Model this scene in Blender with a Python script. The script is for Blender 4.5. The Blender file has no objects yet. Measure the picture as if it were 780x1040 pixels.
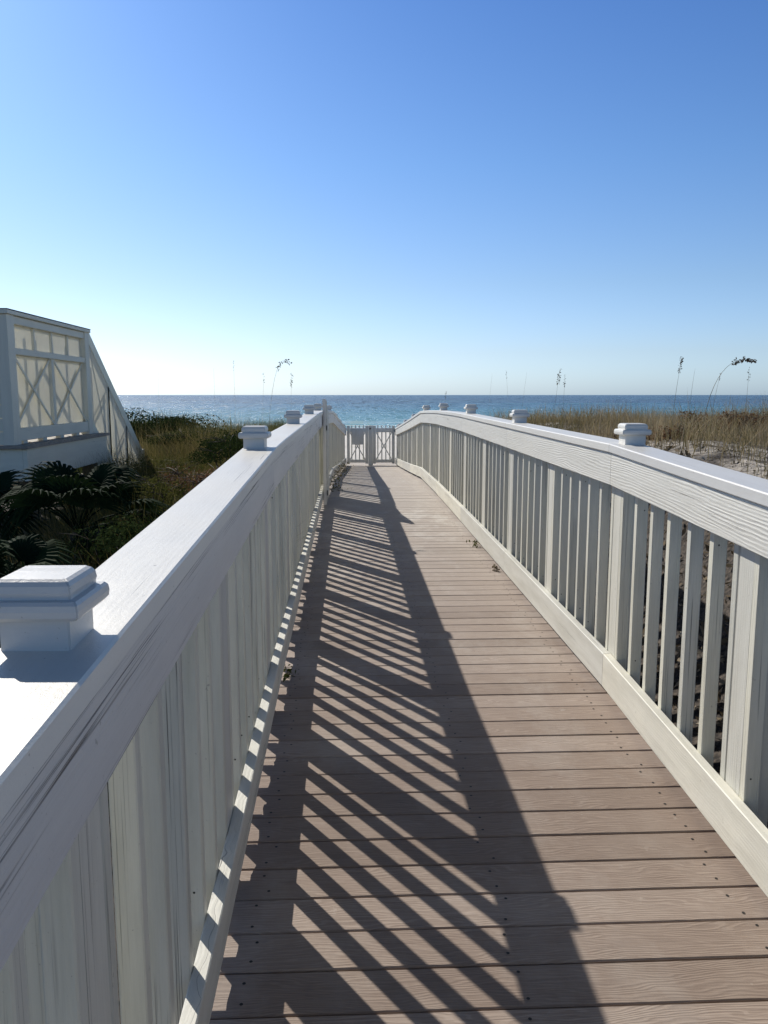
import bpy, bmesh, math, random
import numpy as np
from mathutils import Vector, noise as mnoise
random.seed(7)
rng = np.random.default_rng(11)
R = math.radians
EYE = 1.60                      # world height of the eye; heights below are written relative to it
scene = bpy.context.scene
col = scene.collection

# ------------------------------------------------------------------ profile of the walk
def interp(x, pts):
    return float(np.interp(x, [p[0] for p in pts], [p[1] for p in pts]))
DECK = [(-4, -1.765), (-1.26, -1.635), (1.18, -1.52), (3.62, -1.42), (6.06, -1.405), (8.5, -1.39), (10.94, -1.385),
        (13.38, -1.41), (15.82, -1.56), (18.26, -1.70), (21.3, -1.86), (24.5, -1.92)]
RAILH = [(-4, 1.205), (9, 1.195), (12.2, 1.165), (15.2, 1.11), (18.3, 1.05), (21.3, 0.985)]
LEFTX = [(-4, -.325), (10.9, -.325), (11.0, -.285), (13.4, -.245), (21.3, -.055)]
RIGHTX = [(-4, 1.20), (13.4, 1.20), (21.3, 1.235)]
def deck(y): return EYE + interp(y, DECK)
def railh(y): return interp(y, RAILH)
BAY = 1.22
P0S = {-1: 1.06, 1: 1.18}      # first capped post ahead of the eye, left and right
Y_END = 21.3

# ------------------------------------------------------------------ camera helpers
YAW = math.atan(36/815.); PITCH = math.atan(119/815.); F = 815.
def at(px, py, D):
    """world point seen at photo pixel, D metres ahead along the walk"""
    u = (px-390)/F; v = (520-py)/F
    f = Vector((math.sin(YAW)*math.cos(PITCH), math.cos(YAW)*math.cos(PITCH), -math.sin(PITCH)))
    r = Vector((math.cos(YAW), -math.sin(YAW), 0)); up = r.cross(f)
    d = f + r*u + up*v
    return Vector((0, 0, EYE)) + d*(D/d.y)

# ------------------------------------------------------------------ scene helpers
def tag(o, label=None, cat=None, group=None, kind=None):
    if label: o['label'] = label
    if cat: o['category'] = cat
    if group: o['group'] = group
    if kind: o['kind'] = kind
    return o
def empty(name, loc=(0, 0, 0)):
    o = bpy.data.objects.new(name, None); col.objects.link(o); o.location = loc
    o.empty_display_size = .1
    return o
def place(o, parent):
    """parent keeping world position (all parents are unrotated)"""
    o.parent = parent
    p = parent; off = Vector((0, 0, 0))
    while p: off += p.location; p = p.parent
    o.location = o.location - off
def link(name, bm, mats, parent=None, smooth=False):
    me = bpy.data.meshes.new(name)
    bm.normal_update(); bm.to_mesh(me); bm.free()
    for m in (mats if isinstance(mats, (list, tuple)) else [mats]): me.materials.append(m)
    if smooth: me.polygons.foreach_set('use_smooth', [True]*len(me.polygons))
    o = bpy.data.objects.new(name, me); col.objects.link(o)
    if parent: place(o, parent)
    return o
def sweep(bm, stations, c=.003, u0=None, mat=0, caps=True):
    """stations: lists of 4 corners. Chamfered bar with UVs running along its length."""
    uv = bm.loops.layers.uv.verify()
    if u0 is None: u0 = random.uniform(0, 50)
    v0 = random.uniform(0, 50)
    rings = []; us = []; u = u0; prev = None
    for cs in stations:
        cs = [Vector(p) for p in cs]; ring = []; vs = []; v = 0
        for i in range(4):
            a, b, d = cs[i-1], cs[i], cs[(i+1) % 4]
            ring.append(b + (a-b).normalized()*c); ring.append(b + (d-b).normalized()*c)
        cen = sum(cs, Vector())/4
        if prev is not None: u += (cen-prev).length
        prev = cen; us.append(u)
        vs = [0]
        for i in range(8): vs.append(vs[-1] + (ring[(i+1) % 8]-ring[i]).length)
        rings.append(([bm.verts.new(p) for p in ring], vs))
    fs = []
    for k in range(len(rings)-1):
        (r0, w0), (r1, w1) = rings[k], rings[k+1]
        for i in range(8):
            j = (i+1) % 8
            f = bm.faces.new((r0[i], r0[j], r1[j], r1[i])); f.material_index = mat
            for lp, (uu, vv) in zip(f.loops, ((us[k], w0[i]), (us[k], w0[i+1]), (us[k+1], w1[i+1]), (us[k+1], w1[i]))):
                lp[uv].uv = (uu, v0+vv)
            fs.append(f)
    if caps:
        for (r, w), uu in ((rings[0], us[0]), (rings[-1], us[-1])):
            f = bm.faces.new(r if uu == us[0] else r[::-1]); f.material_index = mat
            for lp in f.loops:
                lp[uv].uv = (uu + lp.vert.co.x*.3, v0+lp.vert.co.z+lp.vert.co.y)
            fs.append(f)
    bmesh.ops.recalc_face_normals(bm, faces=fs)
def box(bm, x0, x1, y0, y1, z0, z1, axis='z', c=.003, mat=0):
    if axis == 'z': st = [[(x0, y0, z), (x1, y0, z), (x1, y1, z), (x0, y1, z)] for z in (z0, z1)]
    elif axis == 'y': st = [[(x0, y, z0), (x1, y, z0), (x1, y, z1), (x0, y, z1)] for y in (y0, y1)]
    else: st = [[(x, y0, z0), (x, y1, z0), (x, y1, z1), (x, y0, z1)] for x in (x0, x1)]
    sweep(bm, st, c, mat=mat)
def bar(bm, a, b, w, t, side, c=.002, mat=0):
    """straight bar a->b; t = thickness along `side`, w = width across it"""
    a = Vector(a); b = Vector(b); side = Vector(side).normalized(); d = (b-a).normalized()
    o = d.cross(side).normalized()
    st = [[p - side*t/2 - o*w/2, p + side*t/2 - o*w/2, p + side*t/2 + o*w/2, p - side*t/2 + o*w/2] for p in (a, b)]
    sweep(bm, st, c, mat=mat)
def tube(bm, pts, radii, n=6, mat=0):
    pts = [Vector(p) for p in pts]; rings = []
    for i, p in enumerate(pts):
        d = (pts[min(i+1, len(pts)-1)] - pts[max(i-1, 0)]).normalized()
        s = d.cross(Vector((.3, .2, 1))).normalized() if abs(d.z) < .95 else d.cross(Vector((1, .1, 0))).normalized()
        t = d.cross(s)
        rings.append([bm.verts.new(p + (s*math.cos(2*math.pi*k/n) + t*math.sin(2*math.pi*k/n))*radii[i]) for k in range(n)])
    for a, b in zip(rings, rings[1:]):
        for k in range(n):
            f = bm.faces.new((a[k], a[(k+1) % n], b[(k+1) % n], b[k])); f.material_index = mat; f.smooth = True
    bm.faces.new(rings[-1]).material_index = mat
    bm.faces.new(rings[0][::-1]).material_index = mat

# ------------------------------------------------------------------ materials
class N:
    def __init__(s, name):
        s.m = bpy.data.materials.new(name); s.m.use_nodes = True
        s.t = s.m.node_tree; s.t.nodes.clear()
        s.out = s.n('ShaderNodeOutputMaterial'); s.b = s.n('ShaderNodeBsdfPrincipled')
        s.l(s.b.outputs[0], s.out.inputs[0])
    def n(s, ty, **kw):
        nd = s.t.nodes.new(ty)
        for k, v in kw.items():
            if k in nd.inputs.keys(): nd.inputs[k].default_value = v
            else: setattr(nd, k, v)
        return nd
    def l(s, a, b): s.t.links.new(a, b)
    def noise(s, vec, scale, detail=4, rough=.55, dist=0):
        nd = s.n('ShaderNodeTexNoise', Scale=scale, Detail=detail, Roughness=rough, Distortion=dist)
        if vec is not None: s.l(vec, nd.inputs['Vector'])
        return nd.outputs['Fac']
    def ramp(s, fac, pts):
        nd = s.n('ShaderNodeValToRGB'); s.l(fac, nd.inputs[0]); cr = nd.color_ramp
        while len(cr.elements) < len(pts): cr.elements.new(.5)
        for e, (p, c) in zip(cr.elements, pts):
            e.position = p; e.color = (c if len(c) == 4 else (*c, 1)) if isinstance(c, (tuple, list)) else (c, c, c, 1)
        return nd.outputs[0]
    def mix(s, fac, a, b, mode='MIX'):
        nd = s.n('ShaderNodeMix', data_type='RGBA', blend_type=mode)
        for i, v in ((0, fac), (6, a), (7, b)):
            if hasattr(v, 'links'): s.l(v, nd.inputs[i])
            elif i == 0: nd.inputs[0].default_value = v
            else: nd.inputs[i].default_value = (*v, 1) if isinstance(v, (tuple, list)) else (v, v, v, 1)
        return nd.outputs[2]
    def math(s, op, a, b=None):
        nd = s.n('ShaderNodeMath', operation=op)
        nd.inputs[2].default_value = 0
        for i, v in enumerate((a, b)):
            if v is None: continue
            if hasattr(v, 'links'): s.l(v, nd.inputs[i])
            else: nd.inputs[i].default_value = v
        return nd.outputs[0]
    def map(s, vec, scale=(1, 1, 1), loc=(0, 0, 0)):
        nd = s.n('ShaderNodeMapping'); s.l(vec, nd.inputs[0])
        nd.inputs['Scale'].default_value = scale; nd.inputs['Location'].default_value = loc
        return nd.outputs[0]
    def bump(s, h, strength, dist, prev=None):
        nd = s.n('ShaderNodeBump'); nd.inputs['Strength'].default_value = strength; nd.inputs['Distance'].default_value = dist
        s.l(h, nd.inputs['Height'])
        if prev is not None: s.l(prev, nd.inputs['Normal'])
        return nd.outputs[0]
    def set(s, **kw):
        for k, v in kw.items():
            k = k.replace('_', ' ')
            if hasattr(v, 'links'): s.l(v, s.b.inputs[k])
            else: s.b.inputs[k].default_value = (*v, 1) if isinstance(v, (tuple, list)) and len(v) == 3 else v
        return s.m

def paint(name, base, crack=.5, rough=.38, grain=.5, dirt=.35, dirtcol=(.36, .34, .27)):
    """old brushed paint on boards: u runs along the board"""
    k = N(name)
    uv = k.n('ShaderNodeUVMap').outputs[0]
    oi = k.n('ShaderNodeObjectInfo').outputs['Random']
    g = k.n('ShaderNodeNewGeometry').outputs['Position']
    # wood figure under the paint
    warp = k.noise(k.map(uv, (1.1, 8, 1)), 1.0, 4, .55, .4)
    comb = k.n('ShaderNodeSeparateXYZ'); k.l(uv, comb.inputs[0])
    ph = k.math('MULTIPLY', comb.outputs[1], 520.)
    ph2 = k.math('ADD', ph, k.math('MULTIPLY', warp, 34.))
    rings = k.math('MULTIPLY', k.math('SINE', ph2), k.ramp(k.noise(k.map(uv, (2.5, 14, 1)), 1.0, 3, .6), [(.35, .1), (.65, 1)]))
    fine = k.noise(k.map(uv, (5, 420, 1)), 1.0, 3, .6)
    # cracks: thin lines along the grain, in clusters
    cl = k.noise(k.map(uv, (.8, 11, 1)), 1.0, 3, .6)
    cr = k.noise(k.map(uv, (.9, 210, 1)), 1.0, 4, .62, .25)
    crm = k.math('MULTIPLY', k.ramp(cr, [(.61-.05*crack, 0), (.66-.05*crack, 1)]), k.ramp(cl, [(.62-.12*crack, 0), (.70-.1*crack, 1)]))
    sp = k.noise(g, 26, 5, .7)
    flake = k.ramp(sp, [(.68, 0), (.70, 1)])
    dm = k.noise(k.map(uv, (1.5, 12, 1)), 1.0, 6, .65)
    bb = k.mix(k.ramp(oi, [(0, 0), (1, 1)]), tuple(v*q for v, q in zip(base, (.86, .87, .89))), tuple(min(.85, v*q) for v, q in zip(base, (1.12, 1.10, 1.04))))
    c1 = k.mix(k.math('MULTIPLY', k.ramp(dm, [(.42, 0), (.75, 1)]), dirt), bb, dirtcol)
    big = k.noise(g, 2.3, 4, .6)
    c1 = k.mix(k.math('MULTIPLY', k.ramp(big, [(.4, 0), (.7, 1)]), dirt*.6), c1, tuple(b*.8 for b in base))
    c1 = k.mix(k.math('MULTIPLY', k.ramp(fine, [(.35, 1), (.6, 0)]), .16*grain), c1, (.3, .28, .24))
    c2 = k.mix(k.math('MULTIPLY', crm, .85), c1, (.06, .05, .045))
    c3 = k.mix(k.math('MULTIPLY', flake, .5), c2, (.22, .2, .17))
    hv = k.math('MULTIPLY', k.math('ADD', rings, k.math('MULTIPLY', fine, 1.5)), 1.0)
    b1 = k.bump(hv, .5*grain, .0012)
    b2 = k.bump(k.noise(g, 260, 4, .7), .5, .0011, b1)
    b2 = k.bump(k.noise(g, 7, 4, .6), .35, .006, b2)
    b3 = k.bump(k.math('SUBTRACT', 1.0, crm), .7, .0015, b2)
    rr = k.math('ADD', k.math('MULTIPLY', big, .18), rough-.08)
    grit = k.noise(g, 150, 2, .6)
    c3 = k.mix(k.math('MULTIPLY', k.ramp(grit, [(.70, 0), (.76, 1)]), .45), c3, (.25, .23, .2))
    return k.set(Base_Color=c3, Roughness=rr, Normal=b3)

M = {}
M['rail'] = paint('rail_paint', (.71, .69, .66), crack=1.2, rough=.45, grain=.5, dirt=.3, dirtcol=(.45, .44, .41))
M['cap'] = paint('cap_paint', (.73, .715, .68), crack=.3, rough=.38, grain=.12, dirt=.25, dirtcol=(.46, .45, .42))
M['fascia_right'] = paint('grained_paint', (.70, .69, .65), crack=.55, rough=.5, grain=1.2, dirt=.2)
M['kick'] = paint('kick_paint', (.68, .67, .61), crack=.6, rough=.55, grain=.4, dirt=.5)
M['picket'] = paint('picket_paint', (.66, .65, .575), crack=.85, rough=.55, grain=.5, dirt=.45, dirtcol=(.34, .33, .24))
M['post'] = paint('post_paint', (.66, .65, .59), crack=.8, rough=.55, grain=.4, dirt=.4)
M['porch'] = paint('porch_paint', (.84, .80, .66), crack=0, rough=.5, grain=.2, dirt=.2)
M['gate'] = paint('gate_paint', (.70, .71, .69), crack=.3, rough=.5, grain=.5, dirt=.5)

def mat_deck():
    k = N('composite_deck')
    uv = k.n('ShaderNodeUVMap').outputs[0]
    g = k.n('ShaderNodeNewGeometry')
    rnd = g.outputs['Random Per Island']
    sep = k.n('ShaderNodeSeparateXYZ'); k.l(uv, sep.inputs[0])
    warp = k.noise(k.map(uv, (2.0, 9, 1)), 1.0, 3, .5)
    ph = k.math('ADD', k.math('MULTIPLY', sep.outputs[1], 700.), k.math('MULTIPLY', warp, 95.))
    rings = k.math('SINE', ph)
    st = k.noise(k.map(uv, (7, 300, 1)), 1.0, 4, .65)
    blotch = k.noise(g.outputs['Position'], 3.2, 5, .6)
    base = k.ramp(rnd, [(0, (.30, .232, .186)), (.5, (.38, .298, .242)), (1, (.45, .365, .305))])
    c = k.mix(k.math('MULTIPLY', k.ramp(rings, [(.1, 1), (.75, 0)]), .30), base, (.15, .105, .08))
    c = k.mix(k.math('MULTIPLY', k.ramp(st, [(.38, 1), (.56, 0)]), .5), c, (.16, .115, .09))
    c = k.mix(k.math('MULTIPLY', k.ramp(blotch, [(.5, 0), (.75, 1)]), .28), c, (.46, .39, .33))
    spot = k.noise(g.outputs['Position'], 9, 6, .75)
    c = k.mix(k.math('MULTIPLY', k.ramp(spot, [(.66, 0), (.73, 1)]), .35), c, (.55, .50, .44))
    dk = k.noise(g.outputs['Position'], 1.4, 4, .6)
    c = k.mix(k.math('MULTIPLY', k.ramp(dk, [(.52, 0), (.72, 1)]), .25), c, (.2, .15, .12))
    px = k.n('ShaderNodeSeparateXYZ'); k.l(g.outputs['Position'], px.inputs[0])
    sandy = k.ramp(k.math('MULTIPLY', px.outputs[1], .04), [(.14, 0), (.42, 1)])
    c = k.mix(k.math('MULTIPLY', sandy, .8), c, (.50, .455, .41))
    # drifted sand: thin pale film in patches, thickest on the crest
    film = k.noise(k.map(g.outputs['Position'], (1, .6, 1)), 2.6, 7, .72)
    crest = k.ramp(k.math('MULTIPLY', px.outputs[1], .04), [(.1, .12), (.28, .3), (.36, .9), (.5, .7)])
    c = k.mix(k.math('MULTIPLY', k.ramp(film, [(.5, 0), (.62, 1)]), crest), c, (.56, .52, .47))
    b = k.bump(k.math('ADD', rings, k.math('MULTIPLY', st, 3.)), .35, .0009)
    k.b.inputs['Specular IOR Level'].default_value = .3
    return k.set(Base_Color=c, Roughness=.75, Normal=b)
M['deck'] = mat_deck()
def plain(name, c, rough=.6, metal=0, var=.2, scale=30):
    k = N(name); g = k.n('ShaderNodeNewGeometry').outputs['Position']
    n_ = k.noise(g, scale, 4)
    cc = k.mix(k.ramp(n_, [(.3, 0), (.7, 1)]), tuple(v*(1-var) for v in c), tuple(min(1, v*(1+var)) for v in c))
    return k.set(Base_Color=cc, Roughness=rough, Metallic=metal)
M['screw'] = plain('dark_screw', (.03, .028, .026), .5, .5)
M['joist'] = plain('weathered_joist', (.14, .12, .09), .8)
M['ledge'] = plain('weathered_ledge', (.30, .27, .23), .8)
M['hinge'] = plain('black_hinge', (.02, .02, .02), .5, .6)
M['dark_roofing'] = plain('dark_flashing', (.05, .055, .06), .6)

def leafmat(name, cols, rough=.5, trans=.35, spec=.05):
    """two-sided leaf: per-leaf colour from the mesh's tint attribute"""
    k = N(name)
    a = k.n('ShaderNodeAttribute', attribute_name='tint')
    c = k.ramp(a.outputs['Fac'], [(i/(len(cols)-1), cc) for i, cc in enumerate(cols)])
    k.set(Base_Color=c, Roughness=rough+.15)
    k.b.inputs['Specular IOR Level'].default_value = spec
    tr = k.n('ShaderNodeBsdfTranslucent'); k.l(k.mix(.5, c, k.mix(1, c, (1, .95, .5), 'MULTIPLY')), tr.inputs[0])
    ms = k.n('ShaderNodeMixShader'); ms.inputs[0].default_value = trans
    k.l(k.b.outputs[0], ms.inputs[1]); k.l(tr.outputs[0], ms.inputs[2]); k.l(ms.outputs[0], k.out.inputs[0])
    return k.m
M['grass'] = leafmat('dune_grass', [(.09, .09, .04), (.17, .15, .07), (.29, .235, .14), (.44, .36, .26), (.18, .125, .085)], .5, .3)
M['grass_green'] = leafmat('green_grass', [(.04, .06, .02), (.08, .10, .03), (.17, .15, .06), (.34, .27, .15)], .5, .3)
M['shrub_dark'] = leafmat('dark_shrub_leaf', [(.022, .035, .014), (.035, .055, .02), (.06, .08, .03)], .8, .15, 0)
M['shrub_olive'] = leafmat('olive_shrub_leaf', [(.05, .065, .02), (.09, .10, .03), (.16, .15, .06)], .7, .25, 0)
M['shrub_rust'] = leafmat('rusty_shrub_leaf', [(.10, .055, .03), (.16, .08, .05), (.22, .15, .08)], .5, .25)
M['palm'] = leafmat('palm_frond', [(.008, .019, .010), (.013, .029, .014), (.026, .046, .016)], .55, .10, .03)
M['litter'] = leafmat('dry_leaf', [(.09, .07, .045), (.19, .15, .10), (.34, .285, .21), (.5, .44, .35)], .6, .1)
M['oat'] = leafmat('oat_seed', [(.12, .08, .045), (.2, .14, .08)], .6, .2)
M['stem'] = plain('dry_stem', (.17, .14, .075), .6)
M['bark'] = plain('dark_bark', (.05, .04, .03), .8)

def mat_fabric():
    k = N('cream_screen_cloth')
    g = k.n('ShaderNodeNewGeometry').outputs['Position']
    c = k.mix(k.noise(g, 3, 4), (.78, .76, .68), (.86, .845, .77))
    k.set(Base_Color=c, Roughness=.8)
    tr = k.n('ShaderNodeBsdfTranslucent'); k.l(c, tr.inputs[0])
    ms = k.n('ShaderNodeMixShader'); ms.inputs[0].default_value = .5
    k.l(k.b.outputs[0], ms.inputs[1]); k.l(tr.outputs[0], ms.inputs[2]); k.l(ms.outputs[0], k.out.inputs[0])
    return k.m
M['cloth'] = mat_fabric()

def mat_ground():
    k = N('dune_ground')
    g = k.n('ShaderNodeNewGeometry').outputs['Position']
    s = k.n('ShaderNodeSeparateXYZ'); k.l(g, s.inputs[0])
    beach = k.ramp(k.math('MULTIPLY', s.outputs[1], .01), [(.30, 0), (.42, 1)])
    sandc = k.mix(k.noise(g, 1.5, 5), (.60, .56, .50), (.72, .69, .64))
    sandc = k.mix(k.math('MULTIPLY', k.ramp(k.noise(g, .09, 4), [(.45, 0), (.6, 1)]), .25), sandc, (.42, .38, .32))
    litter = k.mix(k.ramp(k.noise(g, 38, 5, .7), [(.4, 0), (.75, 1)]), (.018, .015, .013), (.15, .12, .095))
    # sand shows through on the crown of the right-hand dune
    sx = k.ramp(k.math('MULTIPLY', s.outputs[0], .1), [(.235, 0), (.29, 1)])
    patch = k.math('MULTIPLY', k.ramp(k.noise(g, .9, 5, .65), [(.46, 0), (.54, 1)]), sx)
    fine = k.ramp(k.noise(g, 22, 5, .75), [(.36, 0), (.5, 1)])
    dune = k.mix(k.math('MULTIPLY', patch, fine), litter, (.46, .42, .37))
    c = k.mix(beach, dune, sandc)
    b = k.bump(k.noise(g, 30, 6, .7), .6, .008)
    b = k.bump(k.noise(g, 2.2, 4), .6, .2, b)
    return k.set(Base_Color=c, Roughness=.95, Normal=b)
M['ground'] = mat_ground()

def mat_sea():
    k = N('sea_water')
    g = k.n('ShaderNodeNewGeometry').outputs['Position']
    s = k.n('ShaderNodeSeparateXYZ'); k.l(g, s.inputs[0])
    wob = k.noise(k.map(g, (.006, .02, 1)), 1., 4)
    yy = k.math('ADD', k.math('MULTIPLY', s.outputs[1], .001), k.math('MULTIPLY', k.math('SUBTRACT', wob, .5), .12))
    c = k.ramp(yy, [(.14, (.10, .33, .36)), (.24, (.03, .20, .27)), (.42, (.012, .125, .215)), (.62, (.006, .07, .155)), (.95, (.003, .035, .095))])
    # sandbars: lighter bands of shallow water
    band = k.noise(k.map(g, (.0025, .018, 1)), 1., 4, .6)
    c = k.mix(k.math('MULTIPLY', k.ramp(band, [(.52, 0), (.62, 1)]), .35), c, (.05, .26, .30))
    # foam of small breakers near the shore
    fo = k.noise(k.map(g, (.035, .22, 1)), 1., 5, .65)
    near = k.ramp(k.math('MULTIPLY', s.outputs[1], .001), [(.145, 1), (.195, .75), (.26, 0)])
    foam = k.math('MULTIPLY', k.ramp(fo, [(.53, 0), (.58, 1)]), near)
    c = k.mix(foam, c, (.8, .82, .82))
    glint_n = k.noise(k.map(g, (.5, .035, 1)), 1.0, 3, .8)  # sun glitter painted into the water colour as white flecks, left side only
    glint_left = k.ramp(k.math('MULTIPLY_ADD', s.outputs[0], -.002), [(.04, 0), (.14, 1)])
    c = k.mix(k.math('MULTIPLY', k.ramp(glint_n, [(.60, 0), (.64, 1)]), glint_left), c, (.85, .87, .88))
    w1 = k.noise(k.map(g, (.35, .8, 1)), 1.0, 6, .7)
    w2 = k.noise(k.map(g, (.05, .16, 1)), 1.0, 4, .6)
    b = k.bump(w2, 1.0, 2.2)
    b = k.bump(w1, 1.0, .75, b)
    k.b.inputs['IOR'].default_value = 1.33
    k.b.inputs['Specular IOR Level'].default_value = .3
    gl = k.noise(k.map(g, (.45, .045, 1)), 1.0, 3, .75)
    gl2 = k.noise(k.map(g, (.16, .012, 1)), 1.0, 3, .75)
    gm_ = k.math('MAXIMUM', k.ramp(gl, [(.55, 0), (.60, 1)]), k.ramp(gl2, [(.56, 0), (.60, 1)]))
    ro = k.math('ADD', .2, k.math('MULTIPLY', gm_, .42))
    k.l(k.math('ADD', .17, k.math('MULTIPLY', gm_, .8)), k.b.inputs['Specular IOR Level'])
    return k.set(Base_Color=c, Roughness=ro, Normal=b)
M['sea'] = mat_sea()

# ------------------------------------------------------------------ the ground
RIDGE = [(-30, -.9), (-6, -.8), (0, -.62), (3.5, -.52), (6, -.50), (10, -.50), (14, -.62), (18, -.85), (24, -1.3), (30, -2.8), (40, -5), (60, -6.4), (150, -6.9), (165, -7.3), (210, -9), (400, -12), (40000, -12)]
LSIDE = [(-30, -2.0), (4, -1.9), (8, -1.65), (12, -1.35), (20, -1.15), (25, -1.5), (32, -3.4), (42, -5.3), (60, -6.4), (150, -6.9), (165, -7.3), (210, -9), (400, -12), (40000, -12)]
CORR = [(-30, -2.1), (-4, -2.05), (3, -1.8), (13, -1.78), (21, -2.15), (24, -2.6), (30, -4.2), (38, -5.3), (60, -6.4), (150, -6.9), (165, -7.3), (210, -9), (400, -12), (40000, -12)]
def smooth(a, b, x):
    t = np.clip((x-a)/(b-a), 0, 1); return t*t*(3-2*t)
def ground_z(x, y):
    x = np.asarray(x, float); y = np.asarray(y, float)
    ip = lambda P: np.interp(y, [p[0] for p in P], [p[1] for p in P])
    c, r, l = ip(CORR), ip(RIDGE), ip(LSIDE)
    wr = smooth(1.35, 2.75, x); wl = smooth(-.55, -1.7, x)
    z = c*(1-wr-wl) + r*wr + l*wl
    amp = np.clip(wr+wl, 0, 1)
    n_ = (np.sin(x*1.3+y*.7)*.06 + np.sin(x*.55-y*1.1+2)*.07 + np.sin(x*2.9+1)*np.sin(y*2.3)*.035)
    far = np.clip((120-y)/60, .15, 1)
    hill = np.where(y < 30, .25*np.sin(x*.11+.6)*np.sin(y*.13+1)*smooth(7, 14, np.abs(x)), 0)
    return z + EYE + n_*amp*far + hill
def warped(a, b, n, p):
    t = np.linspace(-1, 1, n); s = np.sign(t)*np.abs(t)**p
    return np.where(s < 0, -s*a, s*b)
xs = warped(-3000, 3000, 261, 4.2) + .4
ys = np.concatenate([-np.geomspace(400, 3, 14), np.arange(-2.8, 34, .2), np.geomspace(34.5, 420, 46)])
XX, YY = np.meshgrid(xs, ys); ZZ = ground_z(XX, YY)
vv = np.stack([XX, YY, ZZ], -1).reshape(-1, 3)
nx, ny = len(xs), len(ys)
idx = np.arange(nx*ny).reshape(ny, nx)
ff = np.stack([idx[:-1, :-1], idx[:-1, 1:], idx[1:, 1:], idx[1:, :-1]], -1).reshape(-1, 4)
def mesh_np(name, verts, faces, mat, tint=None, smooth_=False):
    me = bpy.data.meshes.new(name)
    nv, (nf, k) = len(verts), faces.shape
    me.vertices.add(nv); me.vertices.foreach_set('co', verts.astype(np.float32).ravel())
    me.loops.add(nf*k); me.loops.foreach_set('vertex_index', faces.astype(np.int32).ravel())
    me.polygons.add(nf); me.polygons.foreach_set('loop_start', np.arange(nf, dtype=np.int32)*k)
    me.materials.append(mat)
    if smooth_: me.polygons.foreach_set('use_smooth', np.ones(nf, bool))
    me.update(calc_edges=True)
    if tint is not None:
        a = me.attributes.new('tint', 'FLOAT', 'POINT'); a.data.foreach_set('value', tint.astype(np.float32))
    o = bpy.data.objects.new(name, me); col.objects.link(o)
    return o
tag(mesh_np('ground', vv, ff, M['ground'], smooth_=True), kind='structure', label='sandy dune ground sloping to a white beach')
sv = np.array([[-30000, 120, EYE-7.2], [30000, 120, EYE-7.2], [30000, 34000, EYE-7.2], [-30000, 34000, EYE-7.2]], float)
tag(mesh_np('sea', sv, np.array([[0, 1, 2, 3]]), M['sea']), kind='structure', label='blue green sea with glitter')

# ------------------------------------------------------------------ the deck
bm = bmesh.new(); PITCHB = .1445; y = -3.0
screw_bm = []
while y < Y_END + 2.2:
    w = .1395
    z0, z1 = deck(y), deck(y+w)
    xl, xr = -.475+random.uniform(-.012, .012), 1.36+random.uniform(-.012, .012)
    j = random.uniform(-.0012, .0012)
    st = [[(x, y, z0-.026+j), (x, y+w, z1-.026+j), (x, y+w, z1+j), (x, y, z0+j)] for x in (xl, .44, xr)]
    sweep(bm, st, .0035)
    if y < 15:
        for sx in (-.265, .44, 1.135):
            for q in (.03, .108):
                screw_bm.append((sx+random.uniform(-.022, .022), y+q+random.uniform(-.008, .008), (z0+z1)/2+j+(z1-z0)*(q/w-.5)))
    y += PITCHB
for (sx, sy, sz) in screw_bm:
    vs = [bm.verts.new((sx+.0048*math.cos(a*math.pi/4), sy+.0048*math.sin(a*math.pi/4), sz+.0012)) for a in range(8)]
    bm.faces.new(vs).material_index = 1
for x in (-.42, .42, 1.27):          # joists under the planks
    for a, b in zip(DECK, DECK[1:]):
        y0, y1 = max(a[0], -2.9), min(b[0], 23.3)
        sweep(bm, [[(x, yy, deck(yy)-.22), (x+.045, yy, deck(yy)-.22), (x+.045, yy, deck(yy)-.028), (x, yy, deck(yy)-.028)] for yy in (y0+.002, y1)], .003, mat=2)
bw = link('boardwalk', bm, [M['deck'], M['screw'], M['joist']])
tag(bw, 'brown composite plank boardwalk rising and dipping to the beach', kind='structure')

# ------------------------------------------------------------------ the railings
def xoff(side, y): return interp(y, LEFTX if side < 0 else RIGHTX)
def X(side, y, d):   # d = distance outwards from the inner face of kickboard
    return xoff(side, y) + side*d
def nodes(a, b, step=.61):
    n = max(1, int(round((b-a)/step))); return [a+(b-a)*i/n for i in range(n+1)]
def long_board(name, side, y0, y1, d0, d1, h0, h1, mat, parent, ragged=0, c=.003):
    """board along the rail between y0 and y1; h0/h1 functions of y above deck"""
    bm = bmesh.new(); st = []
    ylist = nodes(y0, y1, .012 if ragged else .61)
    jag = 0; tgt = 0
    for i, yy in enumerate(ylist):
        a, b = X(side, yy, d0), X(side, yy, d1)
        zb, zt = deck(yy)+h0(yy), deck(yy)+h1(yy)
        if ragged:
            if i % random.choice((2, 3, 5)) == 0: tgt = random.choice((0, .2, .45, .7, .95, 1.1))
            if random.random() < .5: jag = jag*.45 + tgt*.55
            s = .5+.5*math.sin(yy*43.5 + math.sin(yy*7)*2)
            jj = ragged*(.7*jag + .3*s)
            ji = ragged*.10*mnoise.noise(Vector((yy*9, side, 0)))
            st.append([(a, yy, zb+ji), (b, yy, zb-jj), (b, yy, zt), (a, yy, zt)])
        else:
            st.append([(a, yy, zb), (b, yy, zb), (b, yy, zt), (a, yy, zt)])
    sweep(bm, st, c)
    return link(name, bm, mat, parent)

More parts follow.
